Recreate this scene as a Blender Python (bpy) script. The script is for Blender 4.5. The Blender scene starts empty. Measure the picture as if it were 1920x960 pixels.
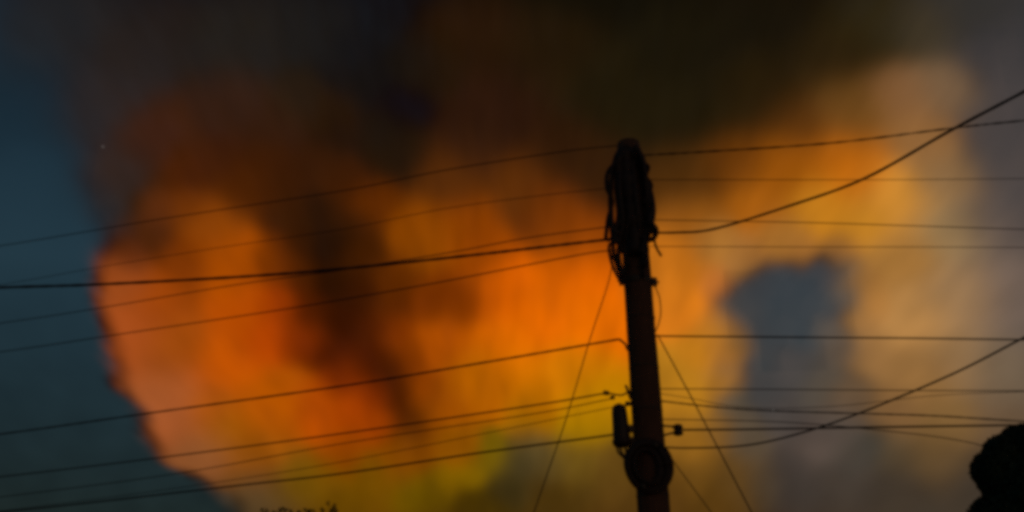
import bpy, bmesh, math, random
import numpy as np
from mathutils import Vector, Matrix

random.seed(7)
rng = np.random.default_rng(7)
S = bpy.context.scene
COL = S.collection

# ------------------------------------------------------------------ camera
F = 2000.0                       # focal length in pixels of the 1920 x 960 frame
PITCH = math.radians(22.0)
CAM = Vector((0, 0, 1.6))
cam_d = bpy.data.cameras.new('camera')
cam_d.sensor_width = 36.0
cam_d.lens = 36.0 * F / 1920.0
cam_d.clip_end = 30000.0
cam = bpy.data.objects.new('camera', cam_d)
cam.location = CAM
cam.rotation_euler = (math.radians(90) + PITCH, 0, 0)
COL.objects.link(cam)
S.camera = cam

# ------------------------------------------------------------------ dusk sky
W = bpy.data.worlds.new('World'); S.world = W; W.use_nodes = True
wn, wl = W.node_tree.nodes, W.node_tree.links
wn.clear()
w_out = wn.new('ShaderNodeOutputWorld')
w_bg = wn.new('ShaderNodeBackground')
w_sky = wn.new('ShaderNodeTexSky')
w_sky.sky_type = 'NISHITA'
w_sky.sun_disc = False
w_sky.sun_elevation = math.radians(2.0)
w_sky.sun_rotation = math.radians(150)
w_sky.altitude = 100
w_sky.air_density = 1.0
w_sky.dust_density = 0.7
w_sky.ozone_density = 3.0
# thin high cloud that breaks the evening sky into slightly lighter and darker fields
w_co = wn.new('ShaderNodeTexCoord')
w_no = wn.new('ShaderNodeTexNoise')
w_no.inputs['Scale'].default_value = 2.6
w_no.inputs['Detail'].default_value = 4.0
w_no.inputs['Roughness'].default_value = 0.45
w_mr = wn.new('ShaderNodeMapRange')
w_mr.inputs['From Min'].default_value = 0.3
w_mr.inputs['From Max'].default_value = 0.7
w_mr.inputs['To Min'].default_value = 0.80
w_mr.inputs['To Max'].default_value = 1.25
w_mul = wn.new('ShaderNodeVectorMath'); w_mul.operation = 'SCALE'
wl.new(w_co.outputs['Generated'], w_no.inputs['Vector'])
wl.new(w_no.outputs['Fac'], w_mr.inputs['Value'])
wl.new(w_sky.outputs['Color'], w_mul.inputs[0])
wl.new(w_mr.outputs['Result'], w_mul.inputs['Scale'])
w_tint = wn.new('ShaderNodeVectorMath'); w_tint.operation = 'MULTIPLY'   # smoky air dulls the blue
w_tint.inputs[1].default_value = (1.0, 0.98, 0.76)
wl.new(w_mul.outputs['Vector'], w_tint.inputs[0])
# two early stars
last = w_tint.outputs['Vector']
for sx_, sy_, glow in ((193, 275, 3.5), (1450, 770, 6.0)):
    va = Vector(((sx_ - 960) / F, math.cos(PITCH) - math.sin(PITCH) * (480 - sy_) / F, math.sin(PITCH) + math.cos(PITCH) * (480 - sy_) / F)).normalized()
    dt = wn.new('ShaderNodeVectorMath'); dt.operation = 'DISTANCE'; dt.inputs[1].default_value = va
    wl.new(w_co.outputs['Generated'], dt.inputs[0])
    lt = wn.new('ShaderNodeMath'); lt.operation = 'LESS_THAN'; lt.inputs[1].default_value = 0.0011
    wl.new(dt.outputs['Value'], lt.inputs[0])
    ad = wn.new('ShaderNodeVectorMath'); ad.operation = 'MULTIPLY_ADD'
    wl.new(lt.outputs[0], ad.inputs[0]); ad.inputs[1].default_value = (glow, glow, glow * .9); wl.new(last, ad.inputs[2])
    last = ad.outputs['Vector']
wl.new(last, w_bg.inputs['Color'])
w_bg.inputs['Strength'].default_value = 0.046
wl.new(w_bg.outputs['Background'], w_out.inputs['Surface'])

# ------------------------------------------------------------------ exposure and film
S.view_settings.view_transform = 'Standard'
S.view_settings.look = 'None'
S.view_settings.gamma = 1.0
S.view_settings.exposure = 0.0
S.view_settings.use_curve_mapping = False
S.render.engine = 'CYCLES'
S.cycles.pixel_filter_type = 'BLACKMAN_HARRIS'
S.cycles.filter_width = 4.6
S.cycles.use_adaptive_sampling = False
S.cycles.use_denoising = False
S.cycles.volume_step_rate = 4.0
S.cycles.max_bounces = 4
S.cycles.volume_bounces = 0

# ------------------------------------------------------------------ helpers
CP, SP = math.cos(PITCH), math.sin(PITCH)

def ray(px, py):
    a, b = (px - 960.0) / F, (480.0 - py) / F
    return Vector((a, CP - SP * b, SP + CP * b))

def at_y(px, py, y):
    """Point of the upright plane y = const seen at a pixel."""
    d = ray(px, py)
    return CAM + d * (y / d.y)

def at_plane(px, py, p0, heading):
    """Point of the upright plane through p0 that runs along a compass heading."""
    n = Vector((-math.sin(heading), math.cos(heading), 0))
    d = ray(px, py)
    return CAM + d * ((p0 - CAM).dot(n) / d.dot(n))

def tag(o, label=None, cat=None, group=None, kind=None):
    if label: o['label'] = label
    if cat: o['category'] = cat
    if group: o['group'] = group
    if kind: o['kind'] = kind
    return o

def obj(name, verts, faces, mat, parent=None, smooth=True):
    me = bpy.data.meshes.new(name)
    me.from_pydata([tuple(v) for v in verts], [], faces)
    me.update()
    if smooth:
        me.polygons.foreach_set('use_smooth', [True] * len(me.polygons))
    me.materials.append(mat)
    o = bpy.data.objects.new(name, me)
    COL.objects.link(o)
    if parent is not None:
        o.parent = parent
        o.matrix_parent_inverse = parent.matrix_world.inverted()
    return o

def empty(name, loc):
    o = bpy.data.objects.new(name, None)
    o.location = loc
    o.matrix_world = Matrix.Translation(loc)
    o.empty_display_size = 0.2
    COL.objects.link(o)
    return o

def spline(pts, n):
    """Catmull-Rom curve through pts, n points."""
    P = [Vector(p) for p in pts]
    if len(P) == 2:
        return [P[0].lerp(P[1], i / (n - 1)) for i in range(n)]
    P = [P[0] * 2 - P[1]] + P + [P[-1] * 2 - P[-2]]
    seg = len(P) - 3
    out = []
    for i in range(n):
        t = i / (n - 1) * seg
        k = min(int(t), seg - 1); t -= k
        a, b, c, d = P[k:k + 4]
        out.append(0.5 * ((2 * b) + (c - a) * t + (2 * a - 5 * b + 4 * c - d) * t * t + (3 * b - a - 3 * c + d) * t ** 3))
    return out

def tube(pts, rad, sides=8):
    """Verts and faces of a capped tube; rad is a number or one per point."""
    n = len(pts)
    rad = [rad] * n if isinstance(rad, (int, float)) else rad
    V, Fc = [], []
    t = (pts[1] - pts[0]).normalized()
    u = t.orthogonal().normalized()
    for i in range(n):
        t = (pts[min(i + 1, n - 1)] - pts[max(i - 1, 0)]).normalized()
        u = (u - t * u.dot(t)).normalized()
        v = t.cross(u)
        for k in range(sides):
            a = 2 * math.pi * k / sides
            V.append(pts[i] + (u * math.cos(a) + v * math.sin(a)) * rad[i])
    for i in range(n - 1):
        for k in range(sides):
            k2 = (k + 1) % sides
            Fc.append((i * sides + k, i * sides + k2, (i + 1) * sides + k2, (i + 1) * sides + k))
    Fc.append(tuple(range(sides - 1, -1, -1)))
    Fc.append(tuple((n - 1) * sides + k for k in range(sides)))
    return V, Fc

def lathe(base, axis, prof, sides=16):
    """Solid of revolution: prof = [(distance along the axis, radius)]."""
    axis = axis.normalized()
    u = axis.orthogonal().normalized(); v = axis.cross(u)
    V, Fc = [], []
    for h, r in prof:
        for k in range(sides):
            a = 2 * math.pi * k / sides
            V.append(base + axis * h + (u * math.cos(a) + v * math.sin(a)) * r)
    m = len(prof)
    for i in range(m - 1):
        for k in range(sides):
            k2 = (k + 1) % sides
            Fc.append((i * sides + k, i * sides + k2, (i + 1) * sides + k2, (i + 1) * sides + k))
    Fc.append(tuple(range(sides - 1, -1, -1)))
    Fc.append(tuple((m - 1) * sides + k for k in range(sides)))
    return V, Fc

def box(c, ax, ay, az):
    """Verts and faces of a box: centre and three half-extent vectors."""
    V = [c + ax * i + ay * j + az * k for i in (-1, 1) for j in (-1, 1) for k in (-1, 1)]
    return V, [(0, 1, 3, 2), (4, 6, 7, 5), (0, 4, 5, 1), (2, 3, 7, 6), (0, 2, 6, 4), (1, 5, 7, 3)]

def material(name, c1, c2, scale=8.0, rough=0.7, bump=0.0, stretch=(1, 1, 1), metallic=0.0):
    m = bpy.data.materials.new(name); m.use_nodes = True
    n, l = m.node_tree.nodes, m.node_tree.links
    b = n['Principled BSDF']
    tc = n.new('ShaderNodeTexCoord'); mp = n.new('ShaderNodeMapping')
    mp.inputs['Scale'].default_value = stretch
    no = n.new('ShaderNodeTexNoise'); no.inputs['Scale'].default_value = scale
    no.inputs['Detail'].default_value = 6.0
    cr = n.new('ShaderNodeValToRGB')
    cr.color_ramp.elements[0].color = (*c1, 1); cr.color_ramp.elements[1].color = (*c2, 1)
    cr.color_ramp.elements[0].position = 0.3; cr.color_ramp.elements[1].position = 0.7
    l.new(tc.outputs['Object'], mp.inputs['Vector']); l.new(mp.outputs['Vector'], no.inputs['Vector'])
    l.new(no.outputs['Fac'], cr.inputs['Fac']); l.new(cr.outputs['Color'], b.inputs['Base Color'])
    b.inputs['Roughness'].default_value = rough
    b.inputs['Metallic'].default_value = metallic
    if bump:
        bp = n.new('ShaderNodeBump'); bp.inputs['Strength'].default_value = bump
        bp.inputs['Distance'].default_value = 0.01
        l.new(no.outputs['Fac'], bp.inputs['Height']); l.new(bp.outputs['Normal'], b.inputs['Normal'])
    return m

M_WOOD = material('weathered_pole_wood', (0.13, 0.050, 0.028), (0.26, 0.095, 0.052), 14, 0.85, 0.6, (6, 6, 0.6))
M_CABLE = material('cable_sheath', (0.050, 0.020, 0.015), (0.085, 0.034, 0.025), 30, 0.6)
M_STEEL = material('rusty_steel', (0.10, 0.05, 0.03), (0.20, 0.13, 0.10), 40, 0.6, 0.2, metallic=0.4)
M_PLASTIC = material('closure_plastic', (0.060, 0.022, 0.018), (0.090, 0.034, 0.028), 20, 0.5)
M_PORCELAIN = material('brown_porcelain', (0.07, 0.030, 0.020), (0.10, 0.045, 0.030), 20, 0.35)
M_BARK = material('tree_bark', (0.05, 0.035, 0.025), (0.11, 0.08, 0.06), 12, 0.9, 0.5)
M_LEAF = material('dark_leaf', (0.030, 0.050, 0.018), (0.060, 0.085, 0.030), 3, 0.6)
M_HEDGE = material('dense_leaf', (0.020, 0.040, 0.016), (0.040, 0.060, 0.024), 3, 0.65)
M_GROUND = material('ground_soil', (0.05, 0.045, 0.03), (0.10, 0.09, 0.055), 0.6, 0.95)

# ------------------------------------------------------------------ ground
R = 9000.0
V = [(0, 0, 0)]; Fc = []
rings = [6, 20, 60, 200, 800, 3000, R]
for r in rings:
    for k in range(32):
        a = 2 * math.pi * k / 32
        V.append((r * math.cos(a), r * math.sin(a), 0))
for k in range(32):
    Fc.append((0, 1 + k, 1 + (k + 1) % 32))
for i in range(len(rings) - 1):
    for k in range(32):
        k2 = (k + 1) % 32
        Fc.append((1 + i * 32 + k, 1 + (i + 1) * 32 + k, 1 + (i + 1) * 32 + k2, 1 + i * 32 + k2))
tag(obj('ground', V, Fc, M_GROUND, smooth=False), kind='structure')

# ------------------------------------------------------------------ the burning cloud
# The cloud stands about 300 m off.  It is described by soundings: where in the cloud, what colour is seen
# there (firelit and dark smoke alike, put in as emission) and how much evening sky still shows through the smoke.
D = 300.0
SKY_C = np.array([0.0135, 0.0310, 0.0440])

def lin(c):
    c = np.asarray(c, float) / 255.0
    return np.where(c <= 0.04045, c / 12.92, ((c + 0.055) / 1.055) ** 2.4)

SOUND = '''
-150 100 0 0 0 .9|-150 400 0 0 0 1.0
-150 -150 26 28 30 .35|300 -150 28 26 24 .2|700 -150 24 24 23 .15|1100 -150 22 18 6 0|1500 -150 22 18 8 .1|1900 -150 52 54 54 .6|2080 100 60 66 70 .9|2080 400 66 69 70 .8|2080 700 76 72 66 .6|2080 950 50 40 32 .5
100 50 36 38 39 .4|50 200 0 0 0 .75|60 350 0 0 0 1.0|120 440 0 0 0 1.0
250 100 42 36 32 .25|190 190 44 37 34 .35|225 320 48 35 28 .2|300 250 68 37 18 .1|420 200 55 34 20 .05
450 80 38 34 29 .12|580 60 31 29 26 .12|680 80 26 28 28 .14|750 200 24 20 14 .15|620 200 48 30 12 .05
500 300 64 30 5 0|350 330 78 35 5 0|600 310 60 30 7 0|740 290 40 25 9 0|215 400 46 36 30 .25|235 440 62 34 16 .1|290 400 84 42 12 0|290 455 66 33 8 0|350 390 100 48 5 0|240 480 88 42 14 0
450 360 76 35 3 0|540 340 60 28 4 0|650 340 62 29 4 0|400 290 66 31 8 0|640 250 42 25 9 0|720 240 34 24 12 0|690 160 25 23 19 .04|770 120 28 24 17 .02|640 130 28 26 23 .08|560 180 42 29 17 .02|520 240 54 30 12 0
400 420 125 62 5 0|340 500 112 50 2 0|430 500 150 70 0 0|220 530 140 70 24 0|300 570 142 64 6 0|450 580 165 72 0 0
240 640 158 78 28 0|330 650 140 68 8 0|430 680 178 80 0 0|500 640 165 62 0 0|300 760 148 82 38 0|400 770 150 76 8 0|500 760 160 78 0 0
380 860 126 78 38 0|480 850 138 77 4 0|425 805 146 84 2 0|480 940 80 60 34 .05|560 905 106 72 2 0|620 890 112 72 0 0|640 840 132 62 0 0|600 770 158 68 0 0
540 410 52 25 4 0|600 400 38 19 4 0|660 420 48 23 3 0|560 460 46 21 2 0|620 460 28 13 3 0|680 480 58 26 1 0|520 490 104 46 0 0|560 520 62 26 0 0|620 530 38 15 0 0|680 550 52 20 0 0|520 570 138 52 0 0|580 580 68 25 0 0|640 600 50 17 0 0|700 620 64 23 0 0|560 640 108 36 0 0|620 660 66 22 0 0|680 680 70 24 0 0|730 690 60 22 0 0|640 710 118 42 0 0|700 745 116 42 0 0|750 740 66 26 0 0|772 785 74 33 0 0|710 790 138 56 0 0|650 770 150 60 0 0|800 730 124 56 0 0|770 670 104 44 0 0|730 570 84 36 0 0|740 520 88 40 0 0
800 440 122 62 0 0|700 380 88 40 0 0|880 420 128 60 0 0|960 350 100 52 8 0|850 340 92 48 8 0|800 560 104 44 0 0|860 555 112 48 0 0|740 620 120 50 0 0|830 640 158 74 0 0|900 480 135 62 0 0
950 540 192 88 0 0|1020 580 205 98 0 0|1100 600 210 104 0 0|1090 520 196 92 0 0|960 640 196 98 0 0|1080 440 130 62 4 0|1040 400 98 46 4 0|900 710 160 88 0 0|830 760 138 70 0 0
980 690 184 105 0 0|1080 700 188 113 2 0|1110 750 176 116 0 0|1100 790 154 110 0 0|1000 750 160 96 0 0|1000 790 146 94 0 0|860 840 126 74 0 0|760 850 118 64 0 0|880 885 126 93 0 0|840 900 116 82 0 0|925 855 106 82 4 0|700 900 110 71 0 0|640 940 92 60 0 0|780 920 98 72 0 0|820 935 86 62 0 0|1000 832 80 66 34 0|975 868 62 51 26 0|958 910 58 46 18 0|1030 868 78 61 28 0|1080 860 102 76 20 0|1050 940 70 48 10 0|900 960 62 44 2 0|1150 880 92 64 18 0|1190 950 78 52 14 0
900 280 58 33 11 0|940 190 52 29 11 0|900 60 48 29 8 0|820 120 42 28 12 .05|1020 100 42 28 8 0|1060 280 56 32 8 0|1130 330 52 30 8 0|1150 180 33 26 8 0|1300 100 27 22 8 0|1450 30 25 20 8 0|1280 230 33 26 8 0|1420 180 42 30 8 0|1560 110 46 34 12 0
1640 40 44 38 24 .15|1740 60 66 58 44 .3|1700 180 128 88 52 .05|1600 210 105 68 26 0|1500 240 84 50 12 0|1770 170 112 88 64 .2|1850 100 60 64 65 .8|1860 250 68 69 69 .7|1800 30 52 54 53 .7|1910 180 66 70 72 .8|1910 340 72 74 74 .7
1280 330 72 44 10 0|1380 310 96 54 8 0|1480 310 138 78 8 0|1590 310 172 98 12 0|1290 410 128 78 18 0|1420 380 150 88 14 0|1540 390 186 118 26 0|1620 420 186 122 32 0|1680 370 198 132 46 0|1770 330 128 98 64 .15|1730 260 142 98 54 .05
1860 420 86 82 74 .5|1780 430 142 114 76 .1|1690 480 158 110 52 0|1260 500 180 108 22 0|1340 460 160 106 44 0|1470 440 158 104 42 0|1580 460 150 98 40 0
1290 580 196 116 22 0|1310 660 188 118 24 0|1280 740 172 114 24 0|1345 720 158 104 36 0|1290 820 136 90 24 0|1350 800 120 84 40 .1
1430 520 64 66 70 .9|1490 512 58 63 70 1|1535 502 62 65 69 1|1580 500 84 76 68 .6|1595 520 112 88 64 .3|1560 510 68 66 68 .9|1480 570 60 68 76 1|1560 570 62 67 72 1|1390 580 72 70 70 .9|1420 630 62 66 70 .9|1500 620 60 66 72 1|1420 690 63 65 66 .8|1490 690 70 70 68 .6|1560 620 90 84 74 .6|1440 740 63 63 62 .6|1540 720 80 72 62 .4|1380 640 130 92 50 .2|1368 750 80 72 60 .4|1390 790 84 72 58 .3|1480 790 68 65 63 .4|1580 790 78 70 62 .3
1580 650 88 78 66 .3|1380 500 164 110 52 0|1345 530 170 104 40 0|1400 475 150 98 44 0|1500 468 152 98 42 0|1575 476 144 96 48 0|1620 525 156 106 50 0|1615 600 150 106 58 0|1330 620 182 115 34 0|1352 660 168 108 42 0|1366 690 138 96 52 .1|1352 600 140 94 48 .2|1368 568 72 70 68 .9|1385 545 68 68 69 .9|1400 535 66 66 68 .9|1590 560 100 86 72 .4|1640 570 170 116 56 0|1630 660 142 102 58 .05|1720 600 172 124 68 0|1720 700 142 102 56 0|1800 560 152 117 78 .05|1890 560 106 97 84 .4|1800 680 138 105 68 .05|1880 700 112 94 74 .2
1600 750 96 74 52 .2|1680 780 122 88 52 .05|1780 790 122 90 50 0|1880 790 100 78 56 .1|1640 830 62 58 52 .45|1690 850 82 66 46 .2|1600 850 68 62 54 .3|1760 860 96 72 42 .05|1820 930 62 52 42 .1|1900 900 60 52 44 .1
1410 830 82 68 52 .2|1530 830 80 72 66 .2|1480 870 62 54 50 .2|1430 900 74 60 44 .1|1500 930 60 53 48 .2|1580 920 64 56 49 .2|1700 930 62 52 42 .1|1380 900 90 62 24 0|1300 900 96 64 18 0|1320 960 82 54 14 0|1250 930 86 56 16 0
200 1160 20 12 6 .1|500 1160 70 40 6 0|850 1160 70 40 6 0|1200 1160 70 40 8 0|1550 1160 50 34 18 0|1950 1160 40 30 20 .1
'''
ORANGE, YELLOW, PALE = np.array([1, .12, .0]), np.array([1, .78, .0]), np.array([1, .66, .48])
BASIS = np.stack([ORANGE, YELLOW, PALE], 1)

def gas_mix(e):
    """Non-negative amounts of the three kinds of glowing gas that give the light e."""
    x = np.zeros(3)
    L = np.linalg.norm(BASIS, 2) ** 2
    for _ in range(800):
        x = np.maximum(0, x - BASIS.T @ (BASIS @ x - e) / L)
    return x

sound = []
for rec in SOUND.replace('\n', '|').split('|'):
    if not rec.strip():
        continue
    px, py, r, g, b, t = map(float, rec.split())
    p = at_y(px, py, D)
    d = ray(px, py).normalized()
    if g < .62 * r and r > 120: r, g = r * 1.05, g * 1.05
    if g < .62 * r: g *= .94                      # the fire proper is a deeper red
    if py < 370 and 240 < px < 1120: r, g, b = r * .88, g * .88, b * .88      # dims the glow over the fire, standing in for dark smoke
    if py < 330 and r < 60 and 600 < px < 1620: r, g, b = r * .9, g * .86, b * .9
    e = np.maximum(0, lin((r, g, b)) - SKY_C * t)
    if r == 0:
        e = np.zeros(3)
    mix = gas_mix(e) * d.y * 1.07                       # a slanting sight line runs longer through the gas
    tau = -math.log(max(t, 0.01)) * d.y if t < 1 else 0.0
    sound.append((p.x, p.z, *mix, tau))
sound = np.array(sound)
dist = np.hypot(sound[:, None, 0] - sound[None, :, 0], sound[:, None, 1] - sound[None, :, 1])
reach = np.sort(dist, 1)[:, 1:4].mean(1) * 0.56  # how far each sounding speaks for its neighbourhood

# left flank of the cloud: x of the edge at each height
FLANK = [(1288, 640), (1000, 480), (950, 448), (915, 410), (880, 350), (868, 312), (820, 290), (770, 268), (720, 232), (650, 214), (580, 196), (520, 186), (460, 188), (400, 196)]
flank = [at_y(x, y, D) for y, x in FLANK]

X0, X1 = at_y(-260, 480, D).x, at_y(2180, 480, D).x
Z0, Z1 = 0.5, at_y(960, -230, D).z
BOX_Y0, BOX_Y1 = D - 45, D + 85

# the soundings as loose points, read by the gas volumes (nothing of them shows)
me = bpy.data.meshes.new('soundings')
me.from_pydata([(p[0], D, p[1]) for p in sound], [], [])
for nme, arr in [('sx', sound[:, 0]), ('sz', sound[:, 1]), ('inv', 1 / np.maximum(reach, 4.0))] + [('v%d' % i, sound[:, 2 + i]) for i in range(4)]:
    me.attributes.new(nme, 'FLOAT', 'POINT').data.foreach_set('value', np.asarray(arr, np.float32))
SOUND_OBJ = bpy.data.objects.new('soundings', me)          # not linked into the scene

GAIN = 1000.0      # densities are stored scaled up so that thin gas is kept

def cloud(name, column, depth, thick, mat, label, cat):
    """A body of gas: one volume whose density follows one column of the soundings."""
    ng = bpy.data.node_groups.new(name, 'GeometryNodeTree')
    ng.interface.new_socket('Geometry', in_out='OUTPUT', socket_type='NodeSocketGeometry')
    N, L = ng.nodes, ng.links
    def val(sock, v):
        if isinstance(v, (int, float)): sock.default_value = float(v)
        else: L.new(v, sock)
    def m(op, a, b=None, c=None, clamp=False):
        n = N.new('ShaderNodeMath'); n.operation = op; n.use_clamp = clamp
        val(n.inputs[0], a)
        if b is not None: val(n.inputs[1], b)
        if c is not None: val(n.inputs[2], c)
        return n.outputs[0]
    pos = N.new('GeometryNodeInputPosition').outputs[0]
    def noise(scale, detail, seed, stretch=(1, .45, 1)):
        sc = N.new('ShaderNodeVectorMath'); sc.operation = 'MULTIPLY_ADD'
        L.new(pos, sc.inputs[0]); sc.inputs[1].default_value = stretch; sc.inputs[2].default_value = (seed * 71.3, seed * 17.7, seed * 5.1)
        t = N.new('ShaderNodeTexNoise')
        t.inputs['Scale'].default_value = scale; t.inputs['Detail'].default_value = detail; t.inputs['Roughness'].default_value = .5
        L.new(sc.outputs[0], t.inputs['Vector'])
        return t
    sp = N.new('ShaderNodeSeparateXYZ'); L.new(pos, sp.inputs[0])
    X, Y, Z = sp.outputs
    # perspective through the depth of the cloud is left out of the soundings: bring points back to the plane of the soundings
    k = m('DIVIDE', D, Y)
    Xs, Zs = m('MULTIPLY', X, k), m('MULTIPLY_ADD', m('SUBTRACT', Z, CAM.z), k, CAM.z)
    # turbulence
    wb = noise(0.045, 3.0, 1); wc = N.new('ShaderNodeSeparateXYZ'); L.new(wb.outputs['Color'], wc.inputs[0])
    Xw = m('MULTIPLY_ADD', m('SUBTRACT', wc.outputs[0], .5), 7.5, Xs)
    Zw = m('MULTIPLY_ADD', m('SUBTRACT', wc.outputs[1], .5), 7.5, Zs)
    wf = noise(0.17, 3.0, 11, (1, .2, 1)); wg = N.new('ShaderNodeSeparateXYZ'); L.new(wf.outputs['Color'], wg.inputs[0])
    Xw = m('MULTIPLY_ADD', m('SUBTRACT', wg.outputs[0], .5), 3.6, Xw)
    Zw = m('MULTIPLY_ADD', m('SUBTRACT', wg.outputs[1], .5), 3.6, Zw)
    # weigh every sounding by its nearness: one pass of the loop for each
    info = N.new('GeometryNodeObjectInfo'); info.inputs['Object'].default_value = SOUND_OBJ
    ri = N.new('GeometryNodeRepeatInput'); ro = N.new('GeometryNodeRepeatOutput')
    ri.pair_with_output(ro)
    ro.repeat_items.clear()
    for nme in ('num', 'den'):
        ro.repeat_items.new('FLOAT', nme)
    ri.inputs['Iterations'].default_value = len(sound)
    ri.inputs['num'].default_value = 0.0
    ri.inputs['den'].default_value = 1e-6
    def att(nme):
        na = N.new('GeometryNodeInputNamedAttribute'); na.data_type = 'FLOAT'; na.inputs['Name'].default_value = nme
        si = N.new('GeometryNodeSampleIndex'); si.data_type = 'FLOAT'; si.domain = 'POINT'
        L.new(info.outputs['Geometry'], si.inputs['Geometry'])
        L.new(na.outputs[0], si.inputs['Value']); L.new(ri.outputs['Iteration'], si.inputs['Index'])
        return si.outputs[0]
    inv = att('inv')
    u = m('MULTIPLY', m('SUBTRACT', Xw, att('sx')), inv)
    w = m('MULTIPLY', m('SUBTRACT', Zw, att('sz')), inv)
    g = m('POWER', math.exp(-1), m('MULTIPLY_ADD', u, u, m('MULTIPLY', w, w)))
    L.new(m('MULTIPLY_ADD', g, att('v%d' % column), ri.outputs['num']), ro.inputs['num'])
    L.new(m('ADD', g, ri.outputs['den']), ro.inputs['den'])
    num, den = ro.outputs['num'], ro.outputs['den']
    f = m('DIVIDE', num, den)
    # flank
    zlo, zhi = flank[0].z, flank[-1].z
    xlo, xhi = min(p.x for p in flank), max(p.x for p in flank)
    fc = N.new('ShaderNodeFloatCurve')
    cm = fc.mapping.curves[0]
    pts = [((p.z - zlo) / (zhi - zlo), (p.x - xlo) / (xhi - xlo)) for p in flank]
    cm.points[0].location = pts[0]; cm.points[1].location = pts[-1]
    for q in pts[1:-1]: cm.points.new(*q)
    fc.mapping.update()
    L.new(m('DIVIDE', m('SUBTRACT', Zs, zlo), zhi - zlo, clamp=True), fc.inputs['Value'])
    edge = m('MULTIPLY_ADD', fc.outputs[0], xhi - xlo, xlo)
    nb = noise(0.14, 4.0, 3, (1, .2, 1))
    edge = m('MULTIPLY_ADD', m('SUBTRACT', nb.outputs[0], .5), 19.0, edge)
    # the flank is crisp low down and frays out where the smoke cools above
    soft = N.new('ShaderNodeMapRange'); soft.clamp = True
    L.new(Zs, soft.inputs['Value'])
    for nme, v in (('From Min', at_y(200, 520, D).z), ('From Max', at_y(200, 330, D).z), ('To Min', 6.5), ('To Max', 40.0)):
        soft.inputs[nme].default_value = v
    side = N.new('ShaderNodeMapRange'); side.interpolation_type = 'SMOOTHSTEP'
    L.new(m('SUBTRACT', Xs, edge), side.inputs['Value'])
    L.new(m('MULTIPLY', soft.outputs[0], -.55), side.inputs['From Min'])
    L.new(m('MULTIPLY', soft.outputs[0], .55), side.inputs['From Max'])
    # above the crisp part the soundings alone shape the smoke
    up = N.new('ShaderNodeMapRange'); up.clamp = True
    L.new(Zs, up.inputs['Value'])
    for nme, v in (('From Min', at_y(200, 460, D).z), ('From Max', at_y(200, 330, D).z), ('To Min', 0.0), ('To Max', 1.0)):
        up.inputs[nme].default_value = v
    low = m('SUBTRACT', 1.0, up.outputs[0])
    cover = m('ADD', up.outputs[0], m('MULTIPLY', side.outputs[0], low))
    f = m('MULTIPLY', f, cover)
    if column == 3:      # a bank of thin dark smoke lies low in the air beside the fire
        bank = N.new('ShaderNodeMapRange'); bank.clamp = True
        L.new(Zs, bank.inputs['Value'])
        for nme, v in (('From Min', at_y(100, 980, D).z), ('From Max', at_y(100, 480, D).z), ('To Min', 1.15), ('To Max', 0.0)):
            bank.inputs[nme].default_value = v
        f = m('MULTIPLY_ADD', bank.outputs[0], m('SUBTRACT', 1.0, cover), f)
    # billows
    bl = noise(0.085, 4.0, 5)
    f = m('MULTIPLY', f, m('MULTIPLY_ADD', m('SUBTRACT', bl.outputs[0], .5), .8, 1.0))
    st = noise(0.17, 5.0, 8, (1.2, .12, .75))      # rising streaks
    f = m('MULTIPLY', f, m('MULTIPLY_ADD', m('SUBTRACT', st.outputs[0], .5), .75, 1.0))
    # depth
    yy = m('DIVIDE', m('SUBTRACT', Y, depth), thick)
    prof = m('POWER', math.exp(-1), m('MULTIPLY', yy, yy))
    f = m('MULTIPLY', f, m('MULTIPLY', prof, GAIN / (thick * math.sqrt(math.pi))))
    vc = N.new('GeometryNodeVolumeCube')
    L.new(f, vc.inputs['Density'])
    j = column * 1.37                                # no two bodies of gas share a boundary face
    y0, y1 = (depth - 3.0 * thick - 1.9 * j, depth + 3.0 * thick + 0.8 * j)
    vc.inputs['Min'].default_value = (X0 - j, y0, Z0 + 0.31 * j)
    vc.inputs['Max'].default_value = (X1 + 1.7 * j, y1, Z1 + 1.3 * j)
    vc.inputs['Resolution X'].default_value = 330
    vc.inputs['Resolution Y'].default_value = 14
    vc.inputs['Resolution Z'].default_value = 200
    sm = N.new('GeometryNodeSetMaterial'); sm.inputs['Material'].default_value = mat
    L.new(vc.outputs[0], sm.inputs['Geometry'])
    out = N.new('NodeGroupOutput'); L.new(sm.outputs[0], out.inputs[0])
    vd = bpy.data.volumes.new(name); vd.materials.append(mat)
    o = bpy.data.objects.new(name, vd); COL.objects.link(o)
    mod = o.modifiers.new('gas', 'NODES'); mod.node_group = ng
    return tag(o, label, cat, kind='stuff')

def gas_material(name, colour, absorbing):
    mt = bpy.data.materials.new(name); mt.use_nodes = True
    n, l = mt.node_tree.nodes, mt.node_tree.links
    n.clear()
    out = n.new('ShaderNodeOutputMaterial')
    at = n.new('ShaderNodeAttribute'); at.attribute_name = 'density'
    sc = n.new('ShaderNodeMath'); sc.operation = 'MULTIPLY'; sc.inputs[1].default_value = 1.0 / GAIN
    l.new(at.outputs['Fac'], sc.inputs[0])
    if absorbing:
        s = n.new('ShaderNodeVolumeAbsorption'); s.inputs['Color'].default_value = (*colour, 1)
        l.new(sc.outputs[0], s.inputs['Density'])
    else:
        s = n.new('ShaderNodeEmission'); s.inputs['Color'].default_value = (*colour, 1)
        l.new(sc.outputs[0], s.inputs['Strength'])
    l.new(s.outputs[0], out.inputs['Volume'])
    return mt

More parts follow.
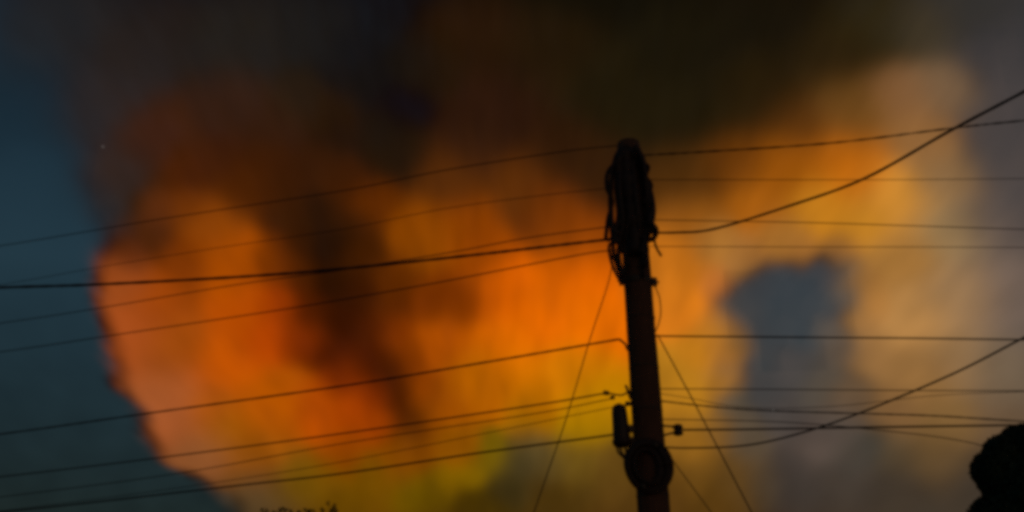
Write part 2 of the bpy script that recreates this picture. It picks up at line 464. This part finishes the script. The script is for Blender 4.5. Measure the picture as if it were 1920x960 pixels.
cloud('fire_smoke', 0, D, 13.0, gas_material('orange_fire', ORANGE, False), 'deep orange glowing fire cloud filling the sky behind the pole', 'fire')
cloud('flame_smoke', 1, D, 13.0, gas_material('yellow_fire', YELLOW, False), 'yellow flames low in the burning cloud left of the pole', 'fire')
cloud('smoke_glow', 2, D, 13.0, gas_material('pale_smoke_glow', PALE, False), 'tan smoke to the right of the pole, its firelight put in as glow', 'smoke')  # firelight scattered by this smoke is put in as its own emission
cloud('dark_smoke', 3, D + 48, 11.0, gas_material('soot', (0.05, 0.0, 0.04), True), 'dark brown smoke above the burning cloud', 'smoke')

# ------------------------------------------------------------------ utility pole
PY = 10.2                                            # the pole stands about ten metres off
p_top, p_low = at_y(1178, 268, PY), at_y(1226, 960, PY)
p_axis = (p_top - p_low).normalized()
p_foot = p_low - p_axis * (p_low.z / p_axis.z)
def pole_at(py):
    """Point of the pole's axis at an image row."""
    a, b = 0.0, 1.0
    best = min((i / 2000 for i in range(2001)), key=lambda t: abs(row(p_foot.lerp(p_top, t)) - py))
    return p_foot.lerp(p_top, best)
def row(p):
    q = p - CAM
    depth = q.y * CP + q.z * SP
    return 480 - F * (q.z * CP - q.y * SP) / depth

pole = empty('utility_pole', p_foot)
tag(pole, 'dark weathered wooden utility pole carrying cables, clamps and a bundle at its top', 'utility pole')
prof_n = 60
def pole_r(h): return 0.172 - 0.038 * h / H
def rad_at(py): return pole_r((pole_at(py) - p_foot).length)
Vs, Fs = [], []
H = (p_top - p_foot).length
sides = 28
ux = Vector((1, 0, 0)); uy = p_axis.cross(ux).normalized(); ux = uy.cross(p_axis)
for i in range(prof_n + 1):
    h = H * i / prof_n
    r = pole_r(h)
    if i == prof_n: r *= 0.86
    for k in range(sides):
        a = 2 * math.pi * k / sides
        rr = r * (1 + 0.012 * math.sin(3 * a + h) + 0.010 * math.sin(7 * a + 2.3 * h)) + random.uniform(-.0012, .0012)
        Vs.append(p_foot + p_axis * h + (ux * math.cos(a) + uy * math.sin(a)) * rr)
for i in range(prof_n):
    for k in range(sides):
        k2 = (k + 1) % sides
        Fs.append((i * sides + k, i * sides + k2, (i + 1) * sides + k2, (i + 1) * sides + k))
Fs.append(tuple(range(sides - 1, -1, -1)))
Vs.append(p_top + p_axis * 0.035)
for k in range(sides):
    Fs.append((prof_n * sides + k, prof_n * sides + (k + 1) % sides, len(Vs) - 1))
obj('shaft', Vs, Fs, M_WOOD, pole)

def px_len(n, y=10.3):
    return n * (y * CP + 3.6 * SP) / F

def part(name, vf, mat, parent, **k):
    return obj(name, vf[0], vf[1], mat, parent, **k)

# band clamp under the cable tangle, with a lug at either side
c = pole_at(530); RB = rad_at(530)
band = part('clamp_band', lathe(c - p_axis * 0.035, p_axis, [(0, RB - .002), (.004, RB + .006), (.066, RB + .006), (.070, RB - .002)], 28), M_STEEL, pole)
for s, zoff in ((-1, 0.012), (1, 0.0)):
    q = c + Vector((s * (RB + .022), -0.02, zoff))
    part('lug', box(q, Vector((.026, 0, s * -.004)), Vector((0, .03, 0)), Vector((0, 0, .040))), M_STEEL, band, smooth=False)
    part('bolt', lathe(q + Vector((s * .020, 0, -.004)), Vector((s, -.2, .1)), [(0, .019), (.010, .019), (.012, .010), (.026, .010), (.030, .006)], 10), M_STEEL, band)
part('bolt', lathe(at_y(1182, 612, PY - .02), Vector((-1, 0, 0)), [(0, .014), (.036, .014), (.040, .008)], 8), M_STEEL, pole)

# eye hook holding the single cable to the left
hook_l = at_y(1161, 636, PY)
part('eye_hook', tube(spline([at_y(1190, 664, PY), at_y(1177, 656, PY), at_y(1172, 645, PY), hook_l], 14), px_len(2.2)), M_STEEL, pole)
# hook bracket with two spools above the splice closure
br = part('hook_bracket', tube(spline([at_y(1196, 736, PY - .03), at_y(1180, 735, PY - .03), at_y(1164, 741, PY - .03), at_y(1140, 737, PY - .03)], 14), px_len(1.7)), M_STEEL, pole)
part('spool', lathe(at_y(1131, 736, PY - .03), Vector((1, 0, -.15)), [(0, .016), (.010, .028), (.028, .018), (.046, .028), (.058, .014)], 12), M_PORCELAIN, br)
part('spool', lathe(at_y(1144, 746, PY - .05), Vector((1, 0, .1)), [(0, .014), (.008, .022), (.024, .016), (.038, .022), (.046, .012)], 12), M_PORCELAIN, br)
part('pin', tube([at_y(1173, 722, PY - .03), at_y(1184, 748, PY - .03)], [px_len(2.2), px_len(4)]), M_STEEL, br)
part('pin', lathe(at_y(1172, 757, PY - .03), Vector((1, 0, 0)), [(0, .016), (.006, .026), (.03, .026), (.06, .020)], 10), M_STEEL, br)
# right-hand bracket: two straps to one spool insulator
br = part('strap_bracket', tube([at_y(1230, 797, PY), at_y(1264, 800, PY)], px_len(2.0)), M_STEEL, pole)
part('strap', tube([at_y(1230, 820, PY), at_y(1264, 811, PY)], px_len(2.0)), M_STEEL, br)
ins_r = at_y(1271, 806, PY)
part('insulator', lathe(ins_r - Vector((0, 0, .058)), Vector((0, 0, 1)), [(0, .022), (.010, .046), (.030, .052), (.046, .040), (.062, .040), (.080, .052), (.102, .046), (.114, .022)], 16), M_PORCELAIN, br)
# cable clips further up and down the shaft
for py in (470, 598, 690, 770, 930):
    q = pole_at(py)
    rc = rad_at(py)
    part('clip', lathe(q - p_axis * 0.010, p_axis, [(0, rc - .003), (.003, rc + .004), (.017, rc + .004), (.020, rc - .003)], 24), M_STEEL, pole)

# ------------------------------------------------------------------ things hung on the pole
cl0, cl1 = at_y(1167, 838, PY - .05), at_y(1160, 757, PY - .05)
ax = (cl1 - cl0)
clo = empty('splice_closure', cl0)
tag(clo, 'upright dark cable splice cylinder fixed to the left side of the pole', 'splice closure')
L_ = ax.length
part('dome', lathe(cl0 + ax * .10, ax, [(0, .083), (L_ * .05, .085), (L_ * .70, .076), (L_ * .80, .070), (L_ * .86, .054), (L_ * .90, .022)], 24), M_PLASTIC, clo)
part('base_collar', lathe(cl0, ax, [(0, .060), (.010, .078), (L_ * .10, .094), (L_ * .16, .094), (L_ * .175, .084)], 24), M_PLASTIC, clo)
for yy_ in (803, 826):
    part('mounting_arm', box(at_y(1186, yy_, PY - .05), Vector((.060, .01, 0)), Vector((0, .02, 0)), Vector((0, 0, .030))), M_STEEL, clo, smooth=False)
for k, xx in enumerate((1157, 1163, 1172)):
    tl = [at_y(xx, 836, PY - .06), at_y(xx + 2, 848, PY - .08), at_y(1172 + 2 * k, 862, PY - .12), at_y(1177 + 3 * k, 884, PY - .15)]
    part('tail_cable', tube(spline(tl, 12), px_len(2.0 + .4 * (k == 1))), M_CABLE, clo)

coil = empty('cable_coil', at_y(1217, 922, PY - .14))
tag(coil, 'round coil of spare black cable strapped to the pole below the splice cylinder', 'cable coil')
for k in range(8):
    rl, rr_, rh = 45 - 2.4 * k, 44 - 3.6 * k, 50 - 2.6 * k
    pts = []
    for i in range(49):
        a = 2 * math.pi * i / 48
        x = 1217 + (rr_ if math.cos(a) > 0 else rl) * math.cos(a) * (1 + .015 * math.sin(3 * a + k)) - 5 * math.sin(a)
        y = 874 - rh * math.sin(a) * (1 + .02 * math.sin(2 * a + 2 * k))
        pts.append(at_y(x, y, PY - .165 - .012 * (k % 4) + .01 * math.sin(a + k)))
    part('cable_turn', tube(pts, px_len(2.6), 6), M_CABLE, coil)
for a in (1.2, 4.4):
    q = at_y(1217 + 34 * math.cos(a), 874 - 42 * math.sin(a), PY - .19)
    part('tie', lathe(q - Vector((.02, 0, 0)), Vector((1, 0, .2)), [(0, .035), (.04, .035)], 10), M_STEEL, coil)

tang = empty('cable_tangle', at_y(1185, 470, PY - .14))
tag(tang, 'tangled bundle of drooping black cable loops around the top of the pole', 'cable bundle')
LOOPS = [
    [(1178, 272), (1156, 290), (1147, 335), (1146, 390), (1152, 440), (1170, 476)],
    [(1182, 276), (1160, 300), (1154, 350), (1158, 400), (1150, 440), (1138, 452)],
    [(1186, 280), (1164, 310), (1162, 360), (1168, 420), (1160, 470), (1166, 520)],
    [(1172, 284), (1150, 310), (1142, 360), (1144, 420), (1150, 470), (1162, 500)],
    [(1190, 274), (1206, 300), (1212, 350), (1216, 400), (1212, 440), (1202, 474)],
    [(1192, 280), (1208, 320), (1216, 370), (1220, 410), (1214, 450), (1206, 490)],
    [(1188, 290), (1202, 330), (1208, 380), (1212, 420), (1208, 460), (1206, 520)],
    [(1196, 296), (1214, 340), (1224, 390), (1222, 420), (1216, 440), (1206, 452)],
    [(1174, 300), (1172, 340), (1180, 390), (1176, 430), (1170, 460), (1180, 500)],
    [(1186, 300), (1190, 350), (1196, 400), (1200, 440), (1204, 470), (1206, 500)],
    [(1170, 400), (1154, 430), (1150, 470), (1158, 500), (1168, 522), (1178, 540)],
    [(1166, 440), (1152, 452), (1142, 462), (1146, 490), (1156, 515), (1166, 530)],
    [(1200, 430), (1214, 445), (1210, 462), (1212, 478), (1212, 490), (1206, 500)],
    [(1204, 330), (1220, 352), (1228, 392), (1224, 430), (1230, 462), (1240, 480)],
    [(1206, 372), (1224, 384), (1218, 412), (1230, 430), (1226, 446), (1212, 452)],
    [(1160, 300), (1140, 322), (1138, 352), (1148, 378), (1140, 410), (1136, 446)],
    [(1196, 300), (1216, 312), (1212, 330), (1222, 348), (1214, 372), (1206, 380)],
    [(1164, 290), (1158, 320), (1166, 360), (1160, 420), (1162, 448), (1150, 454)],
]
for k, lp in enumerate(LOOPS):
    yy_ = PY - .15 - .014 * (k % 5)
    pts = spline([at_y(x, y, yy_ + .05 * math.sin(1.3 * i + k)) for i, (x, y) in enumerate(lp)], 30)
    part('cable_loop', tube(pts, px_len((4.2, 3.2, 5.0, 2.4, 5.2)[k % 5]), 7), M_CABLE, tang)
# the sleeve in which the bundle is gathered at the pole top
sl = [at_y(1171, 284, PY - .13), at_y(1176, 330, PY - .155), at_y(1183, 380, PY - .16), at_y(1189, 430, PY - .15), at_y(1193, 480, PY - .12)]
part('bundle_core', tube(spline(sl, 24), [px_len(14 + 3 * math.sin(math.pi * i / 23) + 2.6 * math.sin(i * 2.1) + 1.8 * math.sin(i * .9 + 1)) for i in range(24)], 12), M_CABLE, tang)
for px_, py_ in ((1157, 438), (1154, 455), (1207, 446)):
    part('connector', lathe(at_y(px_ - 8, py_, PY - .2), Vector((1, .1, .25)), [(0, .012), (.01, .026), (.07, .026), (.085, .012)], 10), M_PLASTIC, tang)

lp = empty('drip_loop', at_y(1228, 620, PY - .1))
tag(lp, 'small thin wire loop hanging beside the pole just right of the clamp', 'cable')
part('wire', tube(spline([at_y(1226, 534, PY - .1), at_y(1236, 556, PY - .1), at_y(1239, 586, PY - .1), at_y(1234, 610, PY - .1), at_y(1226, 628, PY - .06)], 20), px_len(1.1), 6), M_CABLE, lp)

# ------------------------------------------------------------------ cables
LEFT = math.radians(155)
RIGHT = math.radians(0)
NEAR = math.radians(-60)
def cable(name, label, pix, heading, width, start=None, ground=False, wave=0.0, group=None, extend=0.30, sides=8, cat='cable'):
    """A cable whose line over the pixels lies in the upright plane through the pole along a heading; width in metres."""
    p0 = Vector((p_top.x, PY, 0)) if start is None else start
    pts = [at_plane(x, y, p0, heading) for x, y in pix]
    if ground:
        d = (pts[-1] - pts[-2]); pts.append(pts[-1] + d * (-(pts[-1].z + .02) / d.z))
    elif extend:
        (xa, ya), (xb, yb) = pix[-2], pix[-1]
        k = 420.0 / max(abs(xb - xa), 1.0) if abs(xb - xa) > abs(yb - ya) else 1.0
        pts.append(at_plane(xb + (xb - xa) * k, yb + (yb - ya) * k * .9, p0, heading) if heading != NEAR else pts[-1] + (pts[-1] - pts[-2]))
        d = pts[-1] - pts[-2]; run = 0.0
        while run < 9.0:
            d = d.copy(); d.z *= .8
            pts.append(pts[-1] + d); run += d.length
    width *= 0.74
    cv = spline(pts, 220)
    rad = [width / 2 * (1 + wave * math.sin(i * 1.7) + wave * .6 * math.sin(i * .61 + 1)) for i in range(220)]
    o = obj(name, *tube(cv, rad, sides), M_CABLE)
    return tag(o, label, cat, group)

# to the left, top to bottom
cable('overhead_cable', 'topmost thin cable running left from the very top of the pole', [(1168, 272), (1050, 285), (830, 320), (640, 358), (300, 411), (0, 461)], LEFT, .017)
cable('overhead_cable', 'faint second cable from the top on the left of the pole', [(1172, 350), (1020, 366), (830, 392), (640, 430), (400, 466), (180, 502), (0, 534)], LEFT, .011)
cable('overhead_cable', 'faint cable on the left that crosses the thick bundled cable midway', [(1150, 424), (990, 446), (840, 474), (640, 506), (430, 536), (190, 577), (0, 606)], LEFT, .017)
cable('bundled_cable', 'thickest dark bundled cable sagging left from the pole', [(1140, 449), (1010, 464), (880, 479), (640, 504), (450, 519), (190, 533), (0, 539)], math.radians(176), .042, wave=.10)
cable('overhead_cable', 'thin cable running left just below the thick bundled cable', [(1160, 468), (1080, 479), (830, 528), (640, 562), (500, 585), (215, 628), (0, 660)], LEFT, .019)
cable('overhead_cable', 'single cable running left from the eye hook midway down the pole', [(1161, 636), (900, 681), (640, 724), (270, 776), (0, 814)], LEFT, .029, wave=.08)
cable('overhead_cable', 'upper cable of the close group running left from the small spools', [(1137, 737), (1000, 760), (640, 813), (300, 858), (0, 894)], LEFT, .023)
cable('overhead_cable', 'second cable of the close group running left from the small spools', [(1150, 747), (1000, 776), (640, 832), (330, 888), (0, 932)], LEFT, .015)
cable('overhead_cable', 'faint third cable of the close group left of the splice cylinder', [(1180, 757), (1000, 794), (640, 866), (380, 908), (100, 946)], LEFT, .011)
cable('overhead_cable', 'lowest cable on the left, passing behind the splice cylinder', [(1190, 808), (1150, 815), (900, 849), (640, 888), (440, 911), (100, 950)], LEFT, .027)
# to the right, top to bottom
cable('overhead_cable', 'beaded topmost cable running right from the pole top', [(1190, 292), (1330, 284), (1560, 268), (1780, 241), (1920, 226)], math.radians(-14), .024, wave=.22)
cable('overhead_cable', 'faint level cable second from the top on the right', [(1200, 337), (1400, 337), (1660, 337), (1920, 335)], RIGHT, .011)
cable('drop_cable', 'thick dark cable rising to the upper right corner across the glow', [(1200, 436), (1270, 436), (1340, 429), (1480, 386), (1620, 335), (1780, 246), (1920, 172)], NEAR, .031, wave=.05)
cable('overhead_cable', 'faint level cable passing over the blue gap, upper of two', [(1205, 412), (1500, 417), (1700, 423), (1920, 430)], RIGHT, .014)
cable('overhead_cable', 'faint level cable grazing the top of the blue gap, lower of two', [(1208, 462), (1500, 463), (1700, 463), (1920, 464)], RIGHT, .011)
cable('overhead_cable', 'clear level cable crossing the middle of the blue gap', [(1228, 630), (1450, 632), (1700, 634), (1920, 637)], RIGHT, .024)
cable('overhead_cable', 'upper level cable of the low group right of the pole', [(1236, 729), (1450, 730), (1700, 732), (1920, 733)], RIGHT, .014)
cable('overhead_cable', 'faint cable right of the pole that dips below the upper one of the low group', [(1238, 738), (1290, 746), (1400, 764), (1560, 762), (1750, 742), (1920, 734)], RIGHT, .009, start=Vector((p_top.x, PY + .35, 0)))
cable('overhead_cable', 'cable sinking gently to the right just above the insulator cable', [(1240, 752), (1330, 762), (1440, 770), (1640, 776), (1760, 780), (1920, 790)], RIGHT, .020, start=Vector((p_top.x, PY - .3, 0)), wave=.1)
cable('overhead_cable', 'dark level cable running right from the round insulator', [(1272, 806), (1400, 805), (1640, 801), (1920, 797)], RIGHT, .027)
cable('drop_cable', 'lower dark cable rising to the right edge from below the insulator', [(1236, 838), (1290, 840), (1390, 836), (1480, 818), (1600, 779), (1780, 704), (1920, 633)], NEAR, .021)
cable('overhead_cable', 'short faint cable drooping toward the dark tree at right', [(1240, 786), (1480, 792), (1700, 812), (1810, 828), (1900, 850)], RIGHT, .014, start=Vector((p_top.x, PY + .6, 0)))
# downward
cable('guy_wire', 'slanting wire from the pole down past the blue gap', [(1233, 628), (1300, 752), (1410, 962)], math.radians(-25), .018, ground=True, cat='wire')
cable('guy_wire', 'short slanting wire leaving the pole beside the cable coil', [(1240, 830), (1268, 872), (1336, 964)], math.radians(-25), .013, ground=True, cat='wire')
cable('guy_wire', 'thin bent wire hanging down left of the pole across the flames', [(1148, 462), (1146, 505), (1136, 545), (1105, 640), (1060, 790), (1000, 964)], math.radians(185), .015, ground=True, cat='wire')

# ------------------------------------------------------------------ trees
def leaves(name, pts, nrm, size, mat, parent):
    n = len(pts)
    nrm = nrm / np.linalg.norm(nrm, axis=1, keepdims=True)
    t = np.cross(nrm, rng.normal(size=(n, 3))); t /= np.linalg.norm(t, axis=1, keepdims=True)
    b = np.cross(nrm, t)
    s = (size * rng.uniform(.6, 1.3, n))[:, None]
    tip, mid, root = pts + t * s, pts, pts - t * s * .8
    l, r = pts + b * s * .45 + nrm * s * .15, pts - b * s * .45 + nrm * s * .15
    V = np.stack([root, l, tip, r], 1).reshape(-1, 3)
    me = bpy.data.meshes.new(name)
    me.from_pydata(V.tolist(), [], [(4 * i, 4 * i + 1, 4 * i + 2, 4 * i + 3) for i in range(n)])
    me.materials.append(mat)
    o = bpy.data.objects.new(name, me); COL.objects.link(o)
    o.parent = parent; o.matrix_parent_inverse = parent.matrix_world.inverted()
    o['kind'] = 'stuff'
    return o

# the far tree whose top twigs just reach into the frame
TY = 27.0
base = at_y(556, 1000, TY); base.z = 0
tree = empty('leafy_tree', base)
tag(tree, 'ragged treetop with small dark leaves just showing at the bottom edge', 'tree')
top_z = at_y(556, 957, TY).z
obj('trunk', *tube(spline([base, base + Vector((.1, 0, 1.5)), base + Vector((-.05, 0, 3.2)), base + Vector((.05, 0, top_z - .7))], 20), [.17 - .13 * i / 19 for i in range(20)], 10), M_BARK, tree)
lp_, ln_ = [], []
for k in range(30):
    a = random.uniform(0, 6.28); h = random.uniform(2.4, top_z - 1.0)
    q0 = base + Vector((0, 0, h))
    out = random.uniform(.6, 1.35)
    q1 = q0 + Vector((math.cos(a) * out, math.sin(a) * out, random.uniform(.4, 1.0)))
    q1.z = min(q1.z, top_z - .25)
    obj('limb', *tube(spline([q0, q0.lerp(q1, .5) + Vector((0, 0, .08)), q1], 8), [.045 - .035 * i / 7 for i in range(8)], 6), M_BARK, tree)
    for _ in range(110):
        t = random.uniform(.35, 1.1)
        lp_.append(q0.lerp(q1, t) + Vector((random.gauss(0, .2), random.gauss(0, .2), random.gauss(0, .14))))
# twigs that make the outline seen in the picture
TWIGS = [(492, 955, 14), (500, 957, 12), (525, 955, 16), (534, 953, 14), (546, 957, 12), (573, 951, 5), (580, 957, 14), (588, 956, 10), (604, 955, 14), (616, 942, 6), (622, 955, 16), (627, 947, 14), (630, 957, 10), (560, 960, 12), (512, 960, 10)]
for x, y, n in TWIGS:
    p = at_y(x, y, TY + random.uniform(-.3, .3))
    q = at_y(x + random.uniform(-5, 5), y + 38, TY)
    obj('twig', *tube([q, q.lerp(p, .5) + Vector((.01, 0, 0)), p], [.012, .008, .004], 5), M_BARK, tree)
    for _ in range(n * 2):
        t = random.uniform(0, 1) ** 2
        lp_.append(p.lerp(q, t) + Vector((random.gauss(0, .025 + .05 * t), random.gauss(0, .06), random.gauss(0, .022))))
lp_ = np.array([tuple(v) for v in lp_])
lp_ = lp_[lp_[:, 2] < top_z + .22]
leaves('crown', lp_, rng.normal(size=lp_.shape), .055, M_LEAF, tree)

# the dense clipped tree at the right edge, close by
RY = 9.0
base = at_y(2010, 960, RY); base.z = 0
bush = empty('dense_tree', base)
tag(bush, 'black silhouette of a dense rounded treetop in the lower right corner', 'tree')
obj('trunk', *tube(spline([base, base + Vector((.04, 0, 1.0)), base + Vector((-.02, 0, 2.9))], 14), [.09 - .05 * i / 13 for i in range(14)], 10), M_BARK, bush)
LOBES = [(1868, 882, 47, 40), (1884, 858, 42, 44), (1912, 842, 42, 46), (1960, 850, 80, 64), (1895, 900, 60, 50), (1884, 986, 70, 62), (1960, 940, 110, 100), (2040, 880, 110, 90), (2090, 980, 120, 110), (1960, 1060, 130, 90), (2070, 1110, 120, 100)]
P_, N_ = [], []
for (x, y, rx, rz) in LOBES:
    c = at_y(x, y, RY)
    s = (RY * CP + 2.0 * SP) / F
    a, bz = rx * s, rz * s
    n = int(900 + 11000 * a * bz / .09)
    d = rng.normal(size=(n, 3)); d /= np.linalg.norm(d, axis=1, keepdims=True)
    rr_ = rng.uniform(.35, 0.97, n) ** .5
    P_.append(np.array(tuple(c)) + d * np.array([a, max(a, bz), bz]) * rr_[:, None])
    N_.append(d + rng.normal(size=(n, 3)) * .45)
    for _ in range(1):
        obj('limb', *tube(spline([base + Vector((0, 0, 1.6)), (base + Vector((0, 0, 2.2))).lerp(c, .6), c], 8), [.035 - .026 * i / 7 for i in range(8)], 6), M_BARK, bush)
P_, N_ = np.concatenate(P_), np.concatenate(N_)
keep = P_[:, 2] > .6
leaves('crown', P_[keep], N_[keep], .026, M_HEDGE, bush)
